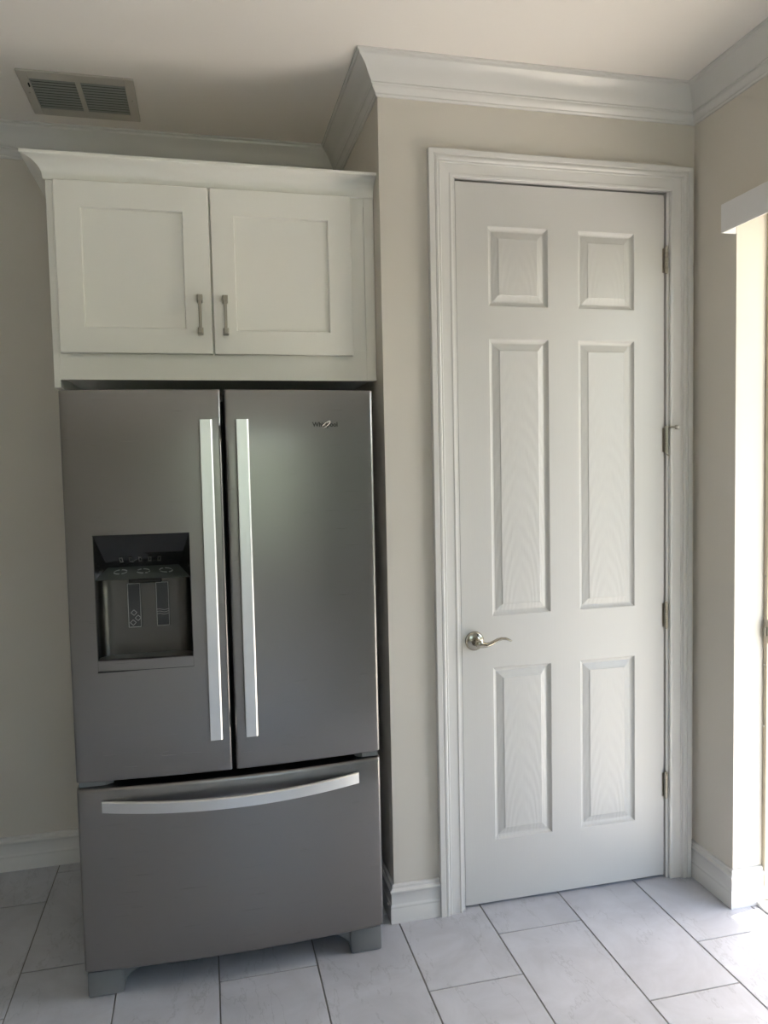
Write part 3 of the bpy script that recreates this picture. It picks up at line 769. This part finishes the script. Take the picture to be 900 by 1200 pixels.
    box(obj_rim, HX0, HX1, -.168, -.12, HZ1-.0012, HZ1+.0002); box(obj_rim, HX0, HX1, -.168, -.12, HZ0-.0002, HZ0+.0012)
    sub('opening_rim', obj_rim, gasket_m, ldoor)
dispenser()

# badge
def badge():
    cu = bpy.data.curves.new('t', 'FONT'); cu.body = 'Whirlpool'; cu.size = .0185; cu.extrude = .0006; cu.align_x = 'CENTER'; cu.resolution_u = 3; cu.offset = .0005
    to = bpy.data.objects.new('t', cu); COL.objects.link(to)
    dg = bpy.context.evaluated_depsgraph_get(); me = bpy.data.meshes.new_from_object(to.evaluated_get(dg))
    bpy.data.objects.remove(to)
    bm = bmesh.new(); bm.from_mesh(me); bpy.data.meshes.remove(me)
    xm = .357; ws = max(v.co.x for v in bm.verts)-min(v.co.x for v in bm.verts); k = .076/ws
    for v in bm.verts:
        x, y, z = v.co; X = xm+x*k
        v.co = Vector((X, yfront(X)-.0010-z, 1.6455+y*1.0))
    sub('badge', bm, badge_d, rdoor)
    bm = bmesh.new(); n = 40
    pts = []
    for i in range(n+1):
        a = math.radians(-150+300*i/n); ux, uz = .0155*math.cos(a), .0042*math.sin(a); th = math.radians(38)
        X = xm+.003+ux*math.cos(th)-uz*math.sin(th)*1.2; Z = 1.6515+ux*math.sin(th)+uz*math.cos(th)
        pts.append((X, yfront(X)-.0020, Z))
    tube(bm, pts, [.0002+.0006*math.sin(PI*i/n) for i in range(n+1)], 6)
    o = sub('badge_swoosh', bm, badge_l, rdoor, smooth=True); o['label'] = 'bright slanted ring around the badge letters'
badge()

# ------------------------------------------------------------------ ceiling vent
def vent():
    v = empty('ceiling_vent', (-.352, .408, ZC), 'off-white louvred ceiling air vent with two slatted openings', 'vent')
    X0, X1, Y0, Y1 = -.530, -.174, .255, .562; t = ZC-.007
    sl_ = [(-.498, -.359), (-.343, -.205)]; sy0, sy1 = .303, .512
    bm = bmesh.new()
    box(bm, X0, sl_[0][0], Y0, Y1, t, ZC-.0005, bev=.002); box(bm, sl_[1][1], X1, Y0, Y1, t, ZC-.0005, bev=.002)
    box(bm, sl_[0][1], sl_[1][0], sy0, sy1, t, ZC-.0005)
    box(bm, sl_[0][0], sl_[1][1], Y0, sy0, t, ZC-.0005, bev=.001); box(bm, sl_[0][0], sl_[1][1], sy1, Y1, t, ZC-.0005, bev=.001)
    obj('frame', bm, vent_m, v)
    obj('duct_shade', B(sl_[0][0]-.01, sl_[1][1]+.01, sy0-.01, sy1+.01, ZC-.0012, ZC-.0004), dark_m, v)  # thin black sheet stands for the dark behind the slats
    bm = bmesh.new(); n = 11; p = (sy1-sy0)/n
    w = sl_[0][1]-sl_[0][0]
    pl = [(.0024, -.0076), (.0014, -.0084), (-.0036, -.0042), (-.0026, -.0034)]
    A = [bm.verts.new((-w/2, y, z)) for y, z in pl]; Bq = [bm.verts.new((w/2, y, z)) for y, z in pl]
    for k in range(4): q = (k+1) % 4; bm.faces.new((A[k], A[q], Bq[q], Bq[k]))
    bm.faces.new(A); bm.faces.new(Bq)
    first = obj('slat', bm, slat_m); first.parent = v
    mesh = first.data; used = False
    for a, b in sl_:
        for k in range(n):
            o = first if not used else bpy.data.objects.new('slat', mesh)
            if used: COL.objects.link(o); o.parent = v
            used = True
            o.location = ((a+b)/2-v.location.x, sy0+(k+.5)*p-v.location.y, 0)
    for x, y in ((X0+.016, .40), (X1-.016, .40)):
        bm = bmesh.new(); tube(bm, [(x, y, t+.001), (x, y, t-.0015)], .0035, 10)
        obj('screw', bm, nickel_d, v)
    obj('damper_lever', B(X0+.024, X0+.028, .330, .350, t-.006, t, bev=.001), dark_m, v)
vent()
